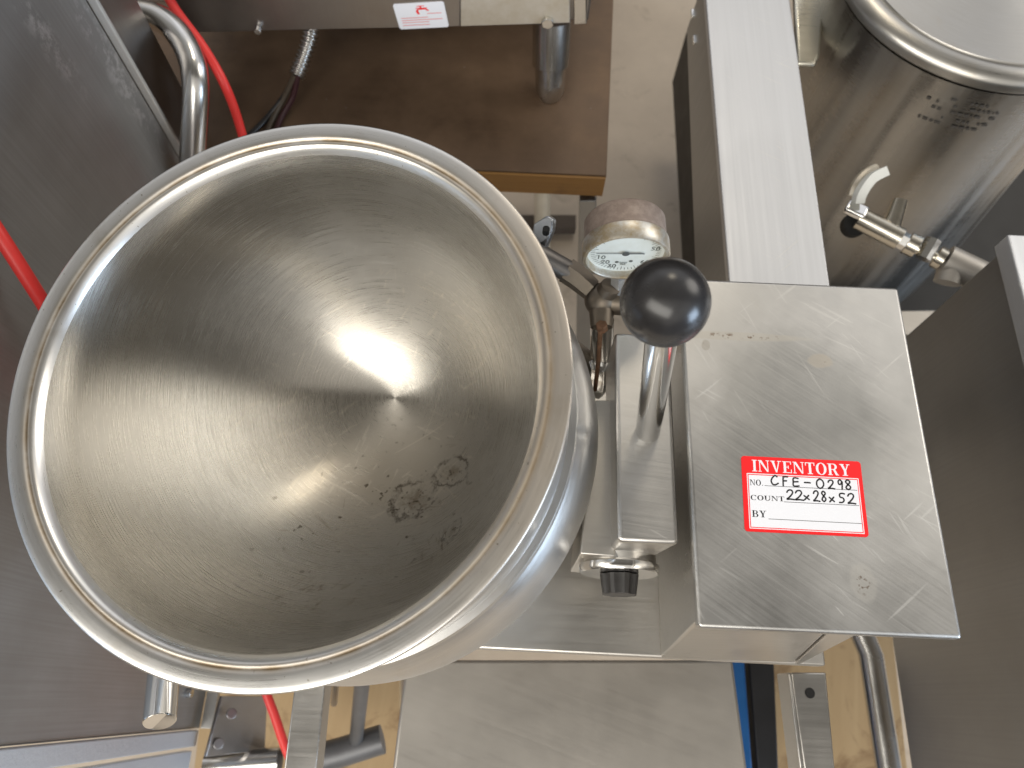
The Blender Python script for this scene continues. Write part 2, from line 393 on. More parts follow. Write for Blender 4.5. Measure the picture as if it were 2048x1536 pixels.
MB().lathe(neck, 160).build('neck', m_out, base, local=KF, ang=40)
jk = [(.2062, -.1095), (.2074, -.112), (.2074, -.1155), (.2050, -.1180), (.2075, -.123), (.2120, -.130), (.2160, -.142), (.2185, -.155), (.2205, -.172), (.2212, -.188), (.2205, -.195), (.2165, -.198), (.2160, -.200), (.2185, -.204), (.2185, -.212), (.2160, -.215)]
for i in range(1, 20):
    a = i / 20 * math.pi / 2; jk.append((.216 * math.cos(a), -.215 - .18 * math.sin(a)))
jk.append((0, -.395))
MB().lathe(jk, 160).build('jacket', m_out, base, local=KF, ang=40)
# control box: cover and tapering pedestal
DB = .60
cv = [P(1362, 568, DB), P(1792, 562, DB), P(1930, 1279, DB), P(1393, 1255, DB)]
x0 = (cv[0].x + cv[3].x) / 2; x1 = (cv[1].x + cv[2].x) / 2; yb = (cv[0].y + cv[1].y) / 2; yf = (cv[2].y + cv[3].y) / 2
ccv = Vector(((x0 + x1) / 2, (yf + yb) / 2, HC - DB - .011))
mk = lambda px, py: tuple(P(px, py, DB) - ccv)
m_cover = steel('scratched_steel_cover', (.55, .54, .52), .38, (9, 700, 700), (0, 0, .6), .05, .2, scratch=.2, dirt=.08, dirt_color=(.44, .38, .30), marks=[
    (mk(1600, 850), .078, (1, .85, 0), (.40, .395, .375), -.02, .6, False), 
    (mk(1726, 1165), .0165, (1.5, 1, 0), (.53, .505, .455), .06, .3, True), (mk(1462, 672), .040, (.55, 9, 0), (.50, .45, .36), .06, .25, True), (mk(1412, 690), .004, (1, .7, 0), (.3, .25, .18), .1, .3, True),
    (mk(1640, 722), .012, (1, 1.6, 0), (.50, .42, .31), .06, .3, True)])
MB().prism([(x0, yf, HC - DB), (x1, yf, HC - DB), (x1, yb, HC - DB), (x0, yb, HC - DB)], (0, 0, -.011)).build('box_cover', m_cover, base, .0034, segs=5)
BZ = HC - .80
def yat(px, py, D): return P(px, py, D)
b0 = P(1320, 1317, .80); b1 = P(1585, 1326, .80)
MB().hull8([(x0 + .004, yf + .007, HC - DB - .011), (x0 + .110, yf + .007, HC - DB - .011), (x0 + .110, yb - .006, HC - DB - .011), (x0 + .004, yb - .006, HC - DB - .011)],
           [(b0.x, b0.y, BZ + .004), (b1.x, b1.y, BZ + .004), (b1.x, yb - .02, BZ + .004), (b0.x, yb - .02, BZ + .004)]).build('pedestal', m_box, base, .0025)
# return flange down the pedestal's front right edge
f0 = Vector((x0 + .111, yf + .006, HC - DB - .011))
MB().hull8([f0, f0 + Vector((.026, 0, 0)), f0 + Vector((.026, .01, 0)), f0 + Vector((0, .01, 0))],
           [(b1.x + .001, b1.y - .001, BZ + .004), (b1.x + .006, b1.y - .001, BZ + .004), (b1.x + .006, b1.y + .01, BZ + .004), (b1.x + .001, b1.y + .01, BZ + .004)]).build('flange', m_box, base, .001)
# base plate with a round bite for the kettle
pl0 = P(880, 1322, .80); pl1 = P(1652, 1332, .80)
poly = [(pl1.x, pl1.y, BZ), (pl1.x, yb + .02, BZ), (.02, yb + .02, BZ)]
kc = K_C + K_DOWN * .31
for i in range(13):
    a = math.radians(70 - i * 12); poly.append((kc.x + .185 * math.cos(a), kc.y + .185 * math.sin(a), BZ))
poly.append((pl0.x, pl1.y + .002, BZ))
MB().prism(poly, (0, 0, -.018)).build('base_plate', m_plate, base, .006)
# rails under the base plate running towards the viewer
def bar(pts, D, depth, name, mat, par, bevel=.0015):
    return MB().prism([P(x, y, D) for x, y in pts], (0, 0, -depth)).build(name, mat, par, bevel)
bar([(597, 1310), (656, 1310), (630, 1560), (565, 1560)][::-1], .84, .035, 'support_rail', m_box, base)
r1 = bar([(1582, 1345), (1652, 1345), (1672, 1560), (1612, 1560)][::-1], .835, .004, 'support_rail', m_box, base)
bar([(1576, 1345), (1582, 1345), (1612, 1560), (1603, 1560)][::-1], .8345, .035, 'support_rail', m_box, base)
hp = P(1620, 1386, .8345); MB().tube([hp, hp + Vector((0, 0, -.0002))], .0052, 20).build('bolt_hole', m_black_void, r1)
MB().prism([P(x, y, 1.02) for x, y in [(812, 1320), (1466, 1320), (1500, 1580), (780, 1580)]], (0, 0, -.04)).build('drain_shelf', m_dull, base, .004)
# lever housing
DC = .62
c = [P(1228, 660, DC), P(1346, 672, DC), P(1353, 1086, DC), P(1236, 1086, DC)]
lx0 = (c[0].x + c[3].x) / 2; lx1 = (c[1].x + c[2].x) / 2; ly0 = (c[2].y + c[3].y) / 2; ly1 = (c[0].y + c[1].y) / 2
MB().hull8([(lx0, ly0, HC - DC), (lx1, ly0, HC - DC), (lx1, ly1, HC - DC), (lx0, ly1, HC - DC)],
           [(lx0 + .002, ly0 + .003, HC - .70), (lx1 - .006, ly0 + .003, HC - .70), (lx1 - .006, ly1, HC - .70), (lx0 + .002, ly1, HC - .70)]).build('lever_housing', m_col, base, .0045, segs=5)
# saddle bracket between the jacket and the housing
sd = [P(1190, 800, .665), P(1231, 800, .665), P(1231, 1113, .665), P(1160, 1108, .665)]
MB().prism(sd[::-1], (0, 0, -.10)).build('saddle_bracket', m_plate, base, .0015)
# lever
rb = P(1297, 862, DC); rt = P(1328, 640, .415)
MB().tube([rb + Vector((0, 0, -.004)), rb.lerp(rt, .5), rt], .0108, 32).build('lever_rod', m_chrome, base)
bc = P(1330, 605, .395)
MB().ball(bc, .0272, 64).build('ball_knob', m_black, base)
# thermostat knob on the front of the saddle
kp = P(1238, 1132, .70)
kf = frame(kp, (0, -1, 0.0))
bz = MB().lathe([(0, -.03), (.034, -.03), (.034, -.002), (.0365, .0), (.0365, .005), (.035, .0075), (.0, .0075)], 48, kf).build('knob_bezel', m_chrome, base)
kn = MB()
n = 12
prof_k = []
for j in range(48):
    a = 2 * math.pi * j / 48; prof_k.append((.0172 + .0012 * (1 if (j // 3) % 2 else -.6), a))
def kring(sc, h): return [kf @ Vector((r * sc * math.cos(a), r * sc * math.sin(a), h)) for r, a in prof_k]
kn.hull8(kring(1, .008), kring(.86, .026)); kn.build('control_knob', m_knob, base, .0006)
# --- pressure gauge (facing the operator)
DG = .55
gc = P(1252, 512, DG); gR = .0370
gf = frame(gc, (.03, -1, -.05), Vector((1, 0, 0)))
k = Nodes('aged_brown_case'); nn = k.noise(120, 4, .7); nm = k.noise(25, 4, .6)
k.set(Base_Color=k.mix(k.map(nn, .42, .66, 0, 1), k.mix(nm, (.24, .185, .155), (.29, .225, .19)), (.36, .29, .245)), Roughness=.6, Metallic=.25); m_case = k.m
k = Nodes('tarnished_bezel'); nn = k.noise(60, 5, .7)
k.set(Base_Color=k.mix(k.map(nn, .40, .62, 0, .9), (.62, .60, .55), (.46, .36, .22)), Roughness=.4, Metallic=.75); m_bez = k.m
g = MB().lathe([(0, -.036), (.033, -.036), (.0352, -.033), (.0356, -.008), (.0, -.008)], 64, gf).build('pressure_gauge', m_case, base)
MB().lathe([(.0352, -.012), (.0372, -.012), (.0376, -.010), (.0376, .0005), (.0366, .003), (.0345, .0032), (.0335, .0015), (.0332, -.004)], 64, gf).build('bezel', m_bez, g)
k = Nodes('dial_paper'); nn = k.noise(50, 4, .6)
k.set(Base_Color=k.mix(k.map(nn, .4, .7, 0, .5), (.80, .84, .80), (.66, .68, .60)), Roughness=.35); m_dial = k.m
MB().lathe([(0, -.0035), (.0334, -.0035)], 64, gf).build('dial', m_dial, g)
m_ink = flat('black_ink', (.012, .012, .014), .5); m_grey_ink = flat('grey_ink', (.10, .11, .10), .5)
def ribbon(mb, pts, w, place, lift):
    """flat pen stroke: pts are 2-D, place(u,v,lift) gives world"""
    pts = [Vector((p[0], p[1])) for p in pts]; L, R = [], []
    for i, p in enumerate(pts):
        t = (pts[min(i + 1, len(pts) - 1)] - pts[max(i - 1, 0)])
        if t.length < 1e-9: t = Vector((1, 0))
        t.normalize(); nrm = Vector((-t.y, t.x)) * w / 2
        L.append(place(*(p + nrm), lift)); R.append(place(*(p - nrm), lift))
    for i in range(len(pts) - 1):
        mb.face([L[i], L[i + 1], R[i + 1], R[i]])
    for p in (pts[0], pts[-1]):
        mb.face([place(p.x + w / 2 * math.cos(a * math.pi / 4), p.y + w / 2 * math.sin(a * math.pi / 4), lift * 1.15) for a in range(8)])
def curve2(pts, n=8): return [(p.x, p.y) for p in spline([(a, b, 0) for a, b in pts], n)]
HAND = {  # pen strokes in a unit box, y downwards
 'C': [[(.85, .12), (.6, .0), (.25, .25), (.08, .6), (.25, .95), (.6, .98), (.95, .82)]],
 'F': [[(.30, .05), (.25, .5), (.22, 1.0)], [(.30, .06), (.6, .03), (.95, .04)], [(.25, .5), (.5, .48), (.75, .47)]],
 'E': [[(.9, .08), (.5, .03), (.18, .1), (.12, .5), (.12, .92), (.5, 1.0), (.95, .95)], [(.14, .5), (.5, .48), (.85, .46)]],
 '-': [[(.1, .5), (.5, .48), (.95, .5)]],
 '0': [[(.45, .0), (.15, .25), (.08, .65), (.3, .98), (.65, .95), (.9, .6), (.8, .2), (.5, .02), (.35, .1)]],
 '2': [[(.12, .25), (.3, .04), (.65, .0), (.82, .22), (.65, .5), (.35, .78), (.08, .98), (.5, .96), (.98, 1.0)]],
 '9': [[(.8, .22), (.5, .02), (.2, .2), (.3, .48), (.6, .45), (.8, .2), (.8, .5), (.72, 1.0)]],
 '8': [[(.75, .12), (.45, .0), (.2, .2), (.5, .48), (.8, .75), (.5, 1.0), (.18, .8), (.45, .5), (.75, .25), (.72, .1)]],
 'x': [[(.1, .45), (.5, .7), (.9, .95)], [(.85, .4), (.5, .7), (.12, 1.0)]],
 '5': [[(.9, .05), (.5, .0), (.2, .12), (.25, .4), (.65, .5), (.75, .75), (.5, .95), (.1, .98)]],
 '1': [[(.3, .1), (.5, .0), (.5, 1.0)]],
 '3': [[(.15, .1), (.5, .0), (.8, .2), (.45, .45), (.85, .7), (.5, 1.0), (.1, .9)]],
 '6': [[(.75, .05), (.35, .3), (.15, .7), (.45, 1.0), (.8, .75), (.5, .5), (.2, .65)]],
}
def write(mb, text, u, v, w, h, pen, place, lift, gap=.25, slant=0.0):
    for i, ch in enumerate(text):
        if ch == ' ': u += w * (1 + gap); continue
        for st in HAND[ch]:
            pts = curve2(st)
            lift += lift * .02
            ribbon(mb, [(u + a * w + (.5 - b) * slant * h, v + b * h) for a, b in pts], pen, place, lift)
        u += w * (1 + gap)
def gplace(u, v, l): return gf @ Vector((u * .0334, v * .0334, -.0034 + l))   # u right, v up on the dial
gs = gf.to_3x3() @ Vector((0, 1, 0))
vs = 1 if gs.z > 0 else -1
hs = 1 if (gf.to_3x3() @ Vector((1, 0, 0))).x > 0 else -1
def gp(u, v, l): return gplace(u * hs, -v * vs, l)                             # v downwards
mb = MB()
for txt, u, v in (('10', -.72, .18), ('20', -.58, .42), ('30', -.38, .62), ('60', .46, .38), ('50', .62, -.30)):
    write(mb, txt, u, v, .10, .16, .028, gp, .00006)
for i in range(49):
    a = math.radians(-150 + i * 300 / 48); r1_ = .80 if i % 4 else .74
    a2 = a + math.pi
    ribbon(mb, [(r1_ * math.sin(a2), -r1_ * math.cos(a2)), (.90 * math.sin(a2), -.90 * math.cos(a2))], .016, gp, .00004)
for cx_, cy_ in ((-.16, .50), (.20, .44)):
    mb.face([gp(cx_ + .055 * math.cos(a * math.pi / 5), cy_ + .055 * math.sin(a * math.pi / 5), .00005) for a in range(10)])
for i in range(5): ribbon(mb, [(-.09 + .01 * i, .50 + .035 * i), (.12 - .012 * i, .50 + .035 * i)], .016, gp, .00007)
mb.build('dial_marks', m_grey_ink, g, flip=False)
mb = MB(); ribbon(mb, [(-.75, .02), (0, 0)], .030, gp, .0012); ribbon(mb, [(0, 0), (.46, -.02)], .055, gp, .0013)
mb.face([gp(.10 * math.cos(a * math.pi / 8), .10 * math.sin(a * math.pi / 8), .0016) for a in range(16)])
mb.build('needle', flat('needle_paint', (.09, .10, .10), .4), g, flip=False)
# gauge stem, pipework, safety valve
MB().tube([gc + Vector((0, .020, -.030)), gc + Vector((0, .022, -.045)), P(1232, 588, .615)], .0075, 6).build('gauge_stem', m_chrome, base)
tb = P(1203, 600, .625)
MB().ball(tb, .0165, 40).tube([tb, P(1262, 608, .622)], [.0135, .0115], 24).tube([tb, P(1203, 655, .63)], [.013, .0105], 24).tube([tb, P(1222, 572, .605)], [.012, .0095], 20).build('tee_fitting', m_brass, base)
MB().tube([P(1070, 505, .60), P(1140, 545, .615)], .0105, 28).build('steam_pipe', m_pipe, base)
MB().tube([P(1132, 540, .614), P(1152, 553, .617), P(1183, 580, .621)], [.0125, .0125, .0110], 6).build('hex_bushing', m_brass, base)
MB().tube([P(1203, 648, .615), P(1204, 660, .622)], .0055, 6).build('valve_bolt', m_rust, base)
MB().tube([P(1204, 640, .64), P(1202, 735, .72)], .0115, 28).build('valve_body', m_chrome, base)
MB().tube([P(1201, 722, .70), P(1200, 745, .725), P(1198, 762, .735), P(1195, 790, .76)], [.0135, .0150, .0150, .006], 6).build('valve_nut', m_chrome, base, .0008)
MB().tube([P(1201, 660, .618), P(1197, 720, .65), P(1190, 780, .69)], .0023, 10).build('pull_rod', m_rust, base)
MB().tube([P(1140, 690, .70), P(1170, 720, .71), P(1180, 745, .72)], [.009, .012, .010], 8).build('pipe_elbow', m_brass, base)
# zinc clip behind the rim
MB().prism([P(1062, 480, .60), P(1066, 448, .575), P(1094, 430, .565), P(1107, 440, .565), P(1104, 462, .575), P(1088, 500, .60)], (.004, .006, -.008)).build('rim_clip', m_zinc, base, .0025)
hp = P(1092, 461, .566); MB().tube([hp + Vector((0, 0, .003)), hp + Vector((0, 0, -.004))], .0032, 16).build('clip_hole', m_black_void, base)
# chrome tube under the rim
t0 = P(334, 1260, .675); t1 = P(319, 1442, .640); d = (t1 - t0).normalized()
MB().tube([t0, t1, t1 + d * .0008, t1 - d * .0005, t1 - d * .02], [.0122, .0122, .0116, .0108, .0108], 32, cap=False).build('pour_tube', m_chrome, base)
MB().tube([t1 - d * .0032, t1 - d * .003], .0107, 32).build('tube_mouth', m_black_void, base)
# --- inventory sticker on the cover
st = [P(1481, 912, DB), P(1721, 923, DB), P(1737, 1075, DB), P(1490, 1062, DB)]
so = st[0]; su = ((st[1] - st[0]) + (st[2] - st[3])) / 2; sv = ((st[3] - st[0]) + (st[2] - st[1])) / 2; so = sum(st, Vector()) / 4 - su / 2 - sv / 2
SW, SH = su.length, sv.length
asp = SW / SH
def sp(u, v, l): return so + su * u + sv * v + Vector((0, 0, .0003 + l))
def sp_sq(u, v, l): return sp(u, v, l)
def rrect(u0, v0, u1, v1, r, l, n=6):
    pts = []
    for (cu, cv_, a0) in ((u1 - r, v1 - r * asp, 0), (u0 + r, v1 - r * asp, 90), (u0 + r, v0 + r * asp, 180), (u1 - r, v0 + r * asp, 270)):
        for i in range(n + 1):
            a = math.radians(a0 + 90 * i / n); pts.append(sp(cu + r * math.cos(a), cv_ + r * asp * math.sin(a), l))
    return pts
m_sred = flat('label_red', (.90, .004, .008), .5); m_swhite = flat('label_white', (.86, .87, .92), .5)
sk = MB().prism(rrect(0, 0, 1, 1, .028, 0), (0, 0, -.00025)).build('inventory_sticker', m_sred, base)
mb = MB().face(rrect(.040, .232, .968, .962, .004, .00003)); mb.build('white_border', m_swhite, sk, flip=False)
mb = MB().face(rrect(.047, .244, .961, .951, .003, .00006)); mb.build('red_line', m_sred, sk, flip=False)
mb = MB().face(rrect(.054, .256, .954, .940, .003, .00009)); mb.build('writing_field', m_swhite, sk, flip=False)
# roman capitals: ('s',x0,x1) thick/thin stems, ('p',quad), ('o',...) rings
def glyph(ch):
    T, t, sr = .20, .075, .055
    V = lambda x, w, y0=0, y1=1: [(x, y0), (x + w, y0), (x + w, y1), (x, y1)]
    Hh = lambda x0, x1, y, h=.06: [(x0, y), (x1, y), (x1, y + h), (x0, y + h)]
    def ringq(cx_, cy_, rx, ry, tx, ty, a0, a1, n=20):
        out = []
        for i in range(n):
            a, b = [math.radians(a0 + (a1 - a0) * q / n) for q in (i, i + 1)]
            out.append([(cx_ + rx * math.cos(a), cy_ + ry * math.sin(a)), (cx_ + rx * math.cos(b), cy_ + ry * math.sin(b)),
                        (cx_ + (rx - tx) * math.cos(b), cy_ + (ry - ty) * math.sin(b)), (cx_ + (rx - tx) * math.cos(a), cy_ + (ry - ty) * math.sin(a))])
        return out
    if ch == 'I': return .42, [V(.11, T), Hh(0, .42, 0), Hh(0, .42, .94)]
    if ch == 'N': return .95, [V(.10, t), V(.78, t), [(.06, 0), (.30, 0), (.86, 1), (.74, 1)], Hh(0, .25, 0), Hh(.66, .95, 0), Hh(0, .28, .94)]
    if ch == 'V': return .92, [[(.08, 0), (.31, 0), (.55, 1), (.44, 1)], [(.70, 0), (.79, 0), (.54, 1), (.46, .95)], Hh(0, .40, 0), Hh(.58, .92, 0)]
    if ch == 'E': return .78, [V(.10, T), Hh(0, .74, 0), Hh(0, .76, .94), Hh(.2, .50, .47), V(.67, .07, 0, .27), V(.70, .07, .70, 1), V(.46, .06, .36, .64)]
    if ch == 'T': return .80, [V(.30, T), Hh(0, .80, 0), Hh(.18, .62, .94), V(0, .07, 0, .28), V(.73, .07, 0, .28)]
    if ch == 'O': return .90, ringq(.45, .5, .45, .53, .21, .06, 0, 360, 36)
    if ch == 'C': return .84, ringq(.45, .5, .45, .53, .20, .06, 42, 318, 30) + [V(.72, .07, .0, .32)]
    if ch == 'R': return .92, [V(.10, T), Hh(0, .5, 0), Hh(0, .40, .94), Hh(.25, .52, .47)] + ringq(.48, .265, .32, .265, .19, .06, -90, 90, 16) + [[(.44, .50), (.62, .48), (.88, 1), (.66, 1)], Hh(.66, .92, .94)]
    if ch == 'Y': return .88, [[(.07, 0), (.30, 0), (.54, .55), (.36, .58)], [(.68, 0), (.77, 0), (.54, .58), (.46, .52)], V(.35, T, .52, 1), Hh(0, .38, 0), Hh(.56, .88, 0), Hh(.22, .66, .94)]
    if ch == 'U': return .90, [V(.10, T, 0, .68), V(.74, t, 0, .68), Hh(0, .40, 0), Hh(.62, .90, 0)] + ringq(.455, .66, .355, .37, .15, .08, 0, 180, 18)
    if ch == 'B': return .82, [V(.10, T), Hh(0, .48, 0), Hh(0, .50, .94), Hh(.25, .5, .46)] + ringq(.44, .255, .30, .255, .18, .06, -90, 90, 14) + ringq(.46, .74, .34, .26, .19, .06, -90, 90, 14)
    if ch == '.': return .28, [V(.08, .14, .86, 1)]
    return .4, []
def caps(mb, text, u0, u1, v0, v1, lift, thin=1.0, slope=0):
    ws = [glyph(c)[0] for c in text]; gap = .10; tot = sum(ws) + gap * (len(ws) - 1); s = (u1 - u0) / tot; x = 0
    n = 0
    for c, w in zip(text, ws):
        for q in glyph(c)[1]:
            n += 1
            mb.face([sp(u0 + (x + a) * s, v0 + b * (v1 - v0), lift + n * 2e-7) for a, b in q])
        x += w + gap
mb = MB(); caps(mb, 'INVENTORY', .088, .905, .048, .205, .00004); mb.build('heading_letters', m_swhite, sk, flip=False)
mb = MB(); caps(mb, 'NO.', .062, .172, .318, .395, .00012); caps(mb, 'COUNT', .062, .338, .525, .590, .00012); caps(mb, 'BY', .066, .182, .725, .812, .00012)
for (a, b, v) in ((.185, .945, .392), (.335, .945, .595), (.20, .95, .828)): ribbon(mb, [(a, v), (b, v + .002)], .007, sp, .00011)
mb.build('printed_letters', m_ink, sk, flip=False)
# hand writing: separate width/height so the pen keeps an even weight
def hplace(u, v, l): return sp(u / asp, v, l)
mb = MB()
for txt, u, v, w, h in (('C', .235, .250, .065, .125), ('F', .325, .255, .055, .125), ('E', .415, .265, .055, .115), ('-', .51, .28, .055, .09), ('0', .61, .265, .07, .125), ('2', .705, .275, .058, .115), ('9', .785, .262, .052, .13), ('8', .845, .262, .062, .128),
                        ('2', .355, .435, .068, .125), ('2', .425, .437, .072, .125), ('x', .498, .455, .050, .10), ('2', .575, .43, .055, .135), ('8', .640, .430, .050, .135), ('x', .705, .46, .048, .105), ('5', .785, .445, .058, .125), ('2', .855, .445, .068, .13)):
    for si, stt in enumerate(HAND[ch] if (ch := txt) else []):
        ribbon(mb, [((u + a * w) * asp, v + b * h) for a, b in curve2(stt, 10)], .021, hplace, .00014 + si * .00001)
mb.build('pen_writing', m_ink, sk, flip=False)

# ------------------------------------------------------------------ cabinet on the left
XL = -.46
lc = thing('steel_cabinet', (-.7, .3, 0), 'tall dark stainless cabinet side filling the left edge, with white scuffs', 'cabinet')
pa, pb = PX(150, 0, XL), PX(362, 292, XL); fa, fb = PX(0, 1478, XL), PX(392, 1467, XL); bo = PX(419, 1388, XL)
yb_l = (pa.y + pb.y) / 2; yf_l = (fa.y + fb.y) / 2; zb_l = PX(385, 1536, XL).z
k = Nodes('scuffed_dark_steel')
sm = k.noise(5, 5, .6); fine = k.noise(1, 3, .6, k.mapping((300, 300, 5)))
c = k.mix(k.map(sm, .3, .7, 0, 1), (.33, .335, .345), (.45, .455, .465)); c = k.mix(k.map(fine, .35, .65, 0, .3), c, (.28, .27, .26))
q = PX(85, 60, XL); org = Vector((XL - .02, 0, 0))
m_leftpanel = k
pan = MB().prism([(XL, yf_l, zb_l), (XL, yb_l, zb_l), (XL, yb_l, 1.27), (XL, yf_l, 1.27)], (-.02, 0, 0))
pc = Vector((XL - .01, (yf_l + yb_l) / 2, zb_l))
def scuff(px, py, rad, sq, amt):
    global c
    w = PX(px, py, XL) - pc
    dd = k.dot(tuple(w), rad, squash=sq)
    f = k.math('MULTIPLY', k.map(dd, rad * .2, rad, 1, 0), k.map(k.noise(1, 5, .7, k.mapping((60, 60, 60))), .48, .62, 0, amt)); c = k.mix(f, c, (.72, .72, .74)); return f
scuff(90, 70, .05, (1, 2.4, .55), .7); scuff(215, 110, .09, (1, 3.2, .5), .75); scuff(280, 220, .05, (1, 3, .5), .5)
k.set(Base_Color=c, Roughness=k.map(sm, .3, .7, .38, .48), Metallic=.75, Normal=k.bump(fine, .08, .0004))
pan.build('side_panel', k.m, lc, .002)
m_trim = steel('pale_trim', (.66, .66, .65), .4, (300, 300, 6), (0, 0, 0), .05, .06, metallic=.45)
MB().box((XL + .004, yb_l + .004, (zb_l + 1.27) / 2), (.010, .006, 1.27 - zb_l)).build('edge_strip', m_trim, lc, .0015)
MB().box((XL - .04, yb_l + .05, (zb_l + 1.27) / 2), (.075, .085, 1.27 - zb_l)).build('rear_post', m_dark, lc, .004)
# bottom hem, front uprights, leg
MB().box((XL + .009, (yf_l + yb_l) / 2, zb_l - .006), (.018, yb_l - yf_l, .01)).build('bottom_hem', m_trim, lc, .001)
k = Nodes('hammered_aluminium'); nn = k.noise(160, 3, .6)
k.set(Base_Color=(.62, .65, .70), Metallic=.4, Roughness=.42, Normal=k.bump(nn, .35, .002)); m_ham = k.m
z0 = zb_l + .03
MB().box((XL + .004, yf_l - .012, (z0 + 1.27) / 2), (.012, .022, 1.27 - z0)).build('front_upright', m_ham, lc, .0015)
MB().box((XL - .004, yf_l - .050, (z0 + 1.27) / 2 - .01), (.012, .040, 1.27 - z0)).build('front_upright', m_ham, lc, .0015)
lp = [PX(445, 1388, XL + .03), PX(533, 1388, XL + .03), PX(533, 1500, XL + .03), PX(408, 1516, XL + .03)]
lp = [P(444, 1392, 1.24), P(535, 1392, 1.36), P(530, 1500, 1.36), P(412, 1514, 1.24)]
MB().prism(lp, (-.006, 0, -.006)).build('leg_plate', m_dark, lc, .001)
for (a, b) in ((462, 1427), (436, 1487)):
    hp = P(a, b, 1.255); MB().tube([hp, hp + Vector((.003, 0, .004))], .008, 18).build('leg_bolt', m_dark, lc, .001)
fh = P(378, 1385, 1.12); MB().tube([PX(374, 1386, XL), PX(374, 1386, XL) + Vector((.008, 0, 0))], .007, 12).build('panel_bolt', m_satin, lc, .001)

# ------------------------------------------------------------------ bent tube handle
hd = thing('tube_handle', P(390, 330, 1.2), 'bent round satin steel tube handle between the left cabinet and red hose', 'handle')
pts = spline([P(215, 30, .71), P(270, 26, .705), P(318, 36, .70), P(356, 68, .70), P(381, 112, .705), P(391, 160, .715), P(390, 230, .745), P(385, 330, .80), P(376, 480, .90)], 12)
MB().tube(pts, .0165, 28).build('bent_tube', m_satin, hd)
MB().box(P(276, 66, .88), (.02, .03, .10)).build('mounting_block', m_zinc, hd, .002)
MB().prism([P(290, 40, .88), P(322, 42, .88), P(340, 70, .88), P(300, 74, .88)], (0, 0, -.01)).build('white_tab', flat('white_tab_paint', (.7, .7, .68), .5), hd, .001)

# ------------------------------------------------------------------ bench
DBE = .86
def wood_dark():
    k = Nodes('dark_stained_bench'); g_ = k.noise(1, 6, .65, k.mapping((3, 40, 40))); n = k.noise(5, 6, .65); n2 = k.noise(90, 3, .6)
    c = k.mix(k.map(n, .33, .68, 0, 1), (.075, .046, .027), (.20, .128, .078)); c = k.mix(k.map(g_, .45, .7, 0, .5), c, (.15, .095, .06))
    c = k.mix(k.map(n2, .72, .76, 0, .6), c, (.35, .32, .29)); k.set(Base_Color=c, Roughness=k.map(n, .3, .7, .42, .65), Normal=k.bump(g_, .1, .001)); return k.m
def wood_edge():
    k = Nodes('raw_bench_edge'); g_ = k.noise(1, 5, .6, k.mapping((4, 90, 200))); n = k.noise(12, 5, .6)
    c = k.mix(g_, (.20, .095, .02), (.36, .19, .05)); c = k.mix(k.map(n, .5, .7, 0, .6), c, (.10, .05, .015)); k.set(Base_Color=c, Roughness=.6); return k.m
bn = thing('work_bench', P(700, 200, 1.7), 'dark brown wooden bench top with a raw yellow front edge', 'bench')
e1, e0 = P(1213, 351, DBE), P(1227, 0, DBE)
yfb = e1.y; slope = (e0.x - e1.x) / (e0.y - e1.y)
ze = PY(1213, 388, yfb).z; zt = HC - DBE
MB().hull8([(-.95, yfb, zt), (e1.x, yfb, zt), (e1.x + slope * .9, yfb + .9, zt), (-.95, yfb + .9, zt)],
           [(-.95, yfb, ze), (e1.x, yfb, ze), (e1.x + slope * .9, yfb + .9, ze), (-.95, yfb + .9, ze)]).build('bench_top', wood_dark(), bn, .0015)
MB().box(((-.95 + e1.x) / 2, yfb - .003, (zt + ze) / 2 - .0005), (e1.x + .95 - .002, .004, zt - ze - .003)).build('front_edge', wood_edge(), bn)
MB().tube([P(1176, 388, .92), P(1170, 560, 1.2), P(1164, 790, 1.69)], [.018, .020, .024], 4).build('leg', m_darkr, bn, .002)
MB().box((e1.x - .55, yfb + .09, .40), (.04, .04, .80)).build('leg', m_darkr, bn, .002)
for (a, b) in ((863, 260), (963, 238), (1022, 330)):
    pass
pp = MB().tube([P(1085, 380, 1.62), P(1083, 560, 1.66)], .021, 20).build('floor_pipe', plain('pale_pipe', (.62, .56, .45), .4, 0, .1)); tag(pp, 'pale cream pipe lying on the floor beneath the bench front edge', 'pipe')
shadow_strip = MB().prism([P(960, 430, 1.66), P(1152, 430, 1.66), P(1152, 455, 1.66), P(960, 455, 1.66)], (0, 0, -.03)).build('floor_shadow', plain('shadow_dark', (.09, .07, .055), .7)); tag(shadow_strip, 'dark flat batten on the floor crossing behind the gauge', 'shadow')  # dark slab put in as the bench's shadow across the floor

# ------------------------------------------------------------------ cooker on the bench
gr = thing('countertop_cooker', P(760, 60, DBE), 'grey steel countertop cooker on chrome legs standing on the brown bench', 'cooker')
YG = P(1100, 195, DBE).y
fz = lambda px, py: PY(px, py, YG - .02)
qa = [fz(340, 66), fz(920, 53), fz(920, -60), fz(340, -60)]
MB().prism(qa, (0, .012, 0)).build('front_panel', m_dark, gr, .001)
k = Nodes('tan_scuffed_plate'); nn = k.noise(30, 6, .7); n2 = k.noise(6, 4, .6)
k.set(Base_Color=k.mix(k.map(nn, .4, .62, 0, .6), k.mix(n2, (.50, .44, .34), (.60, .56, .48)), (.66, .63, .58)), Roughness=.45, Metallic=.55); m_tan = k.m
MB().prism([fz(921, 53), fz(1140, 46), fz(1138, -60), fz(921, -60)], (0, .012, 0)).build('scuffed_panel', m_tan, gr, .001)
MB().prism([fz(1146, 51), fz(1174, 49), fz(1174, -60), fz(1146, -60)], (0, .03, 0)).build('end_bracket', m_satin, gr, .002)
MB().box((P(700, 10, .7).x, YG + .24, HC - .69), (.62, .44, .10)).build('body', m_dark, gr, .003)
lt, lb = P(1086, 40, .76), P(1100, 180, DBE - .012)
lt.x = lb.x - .004
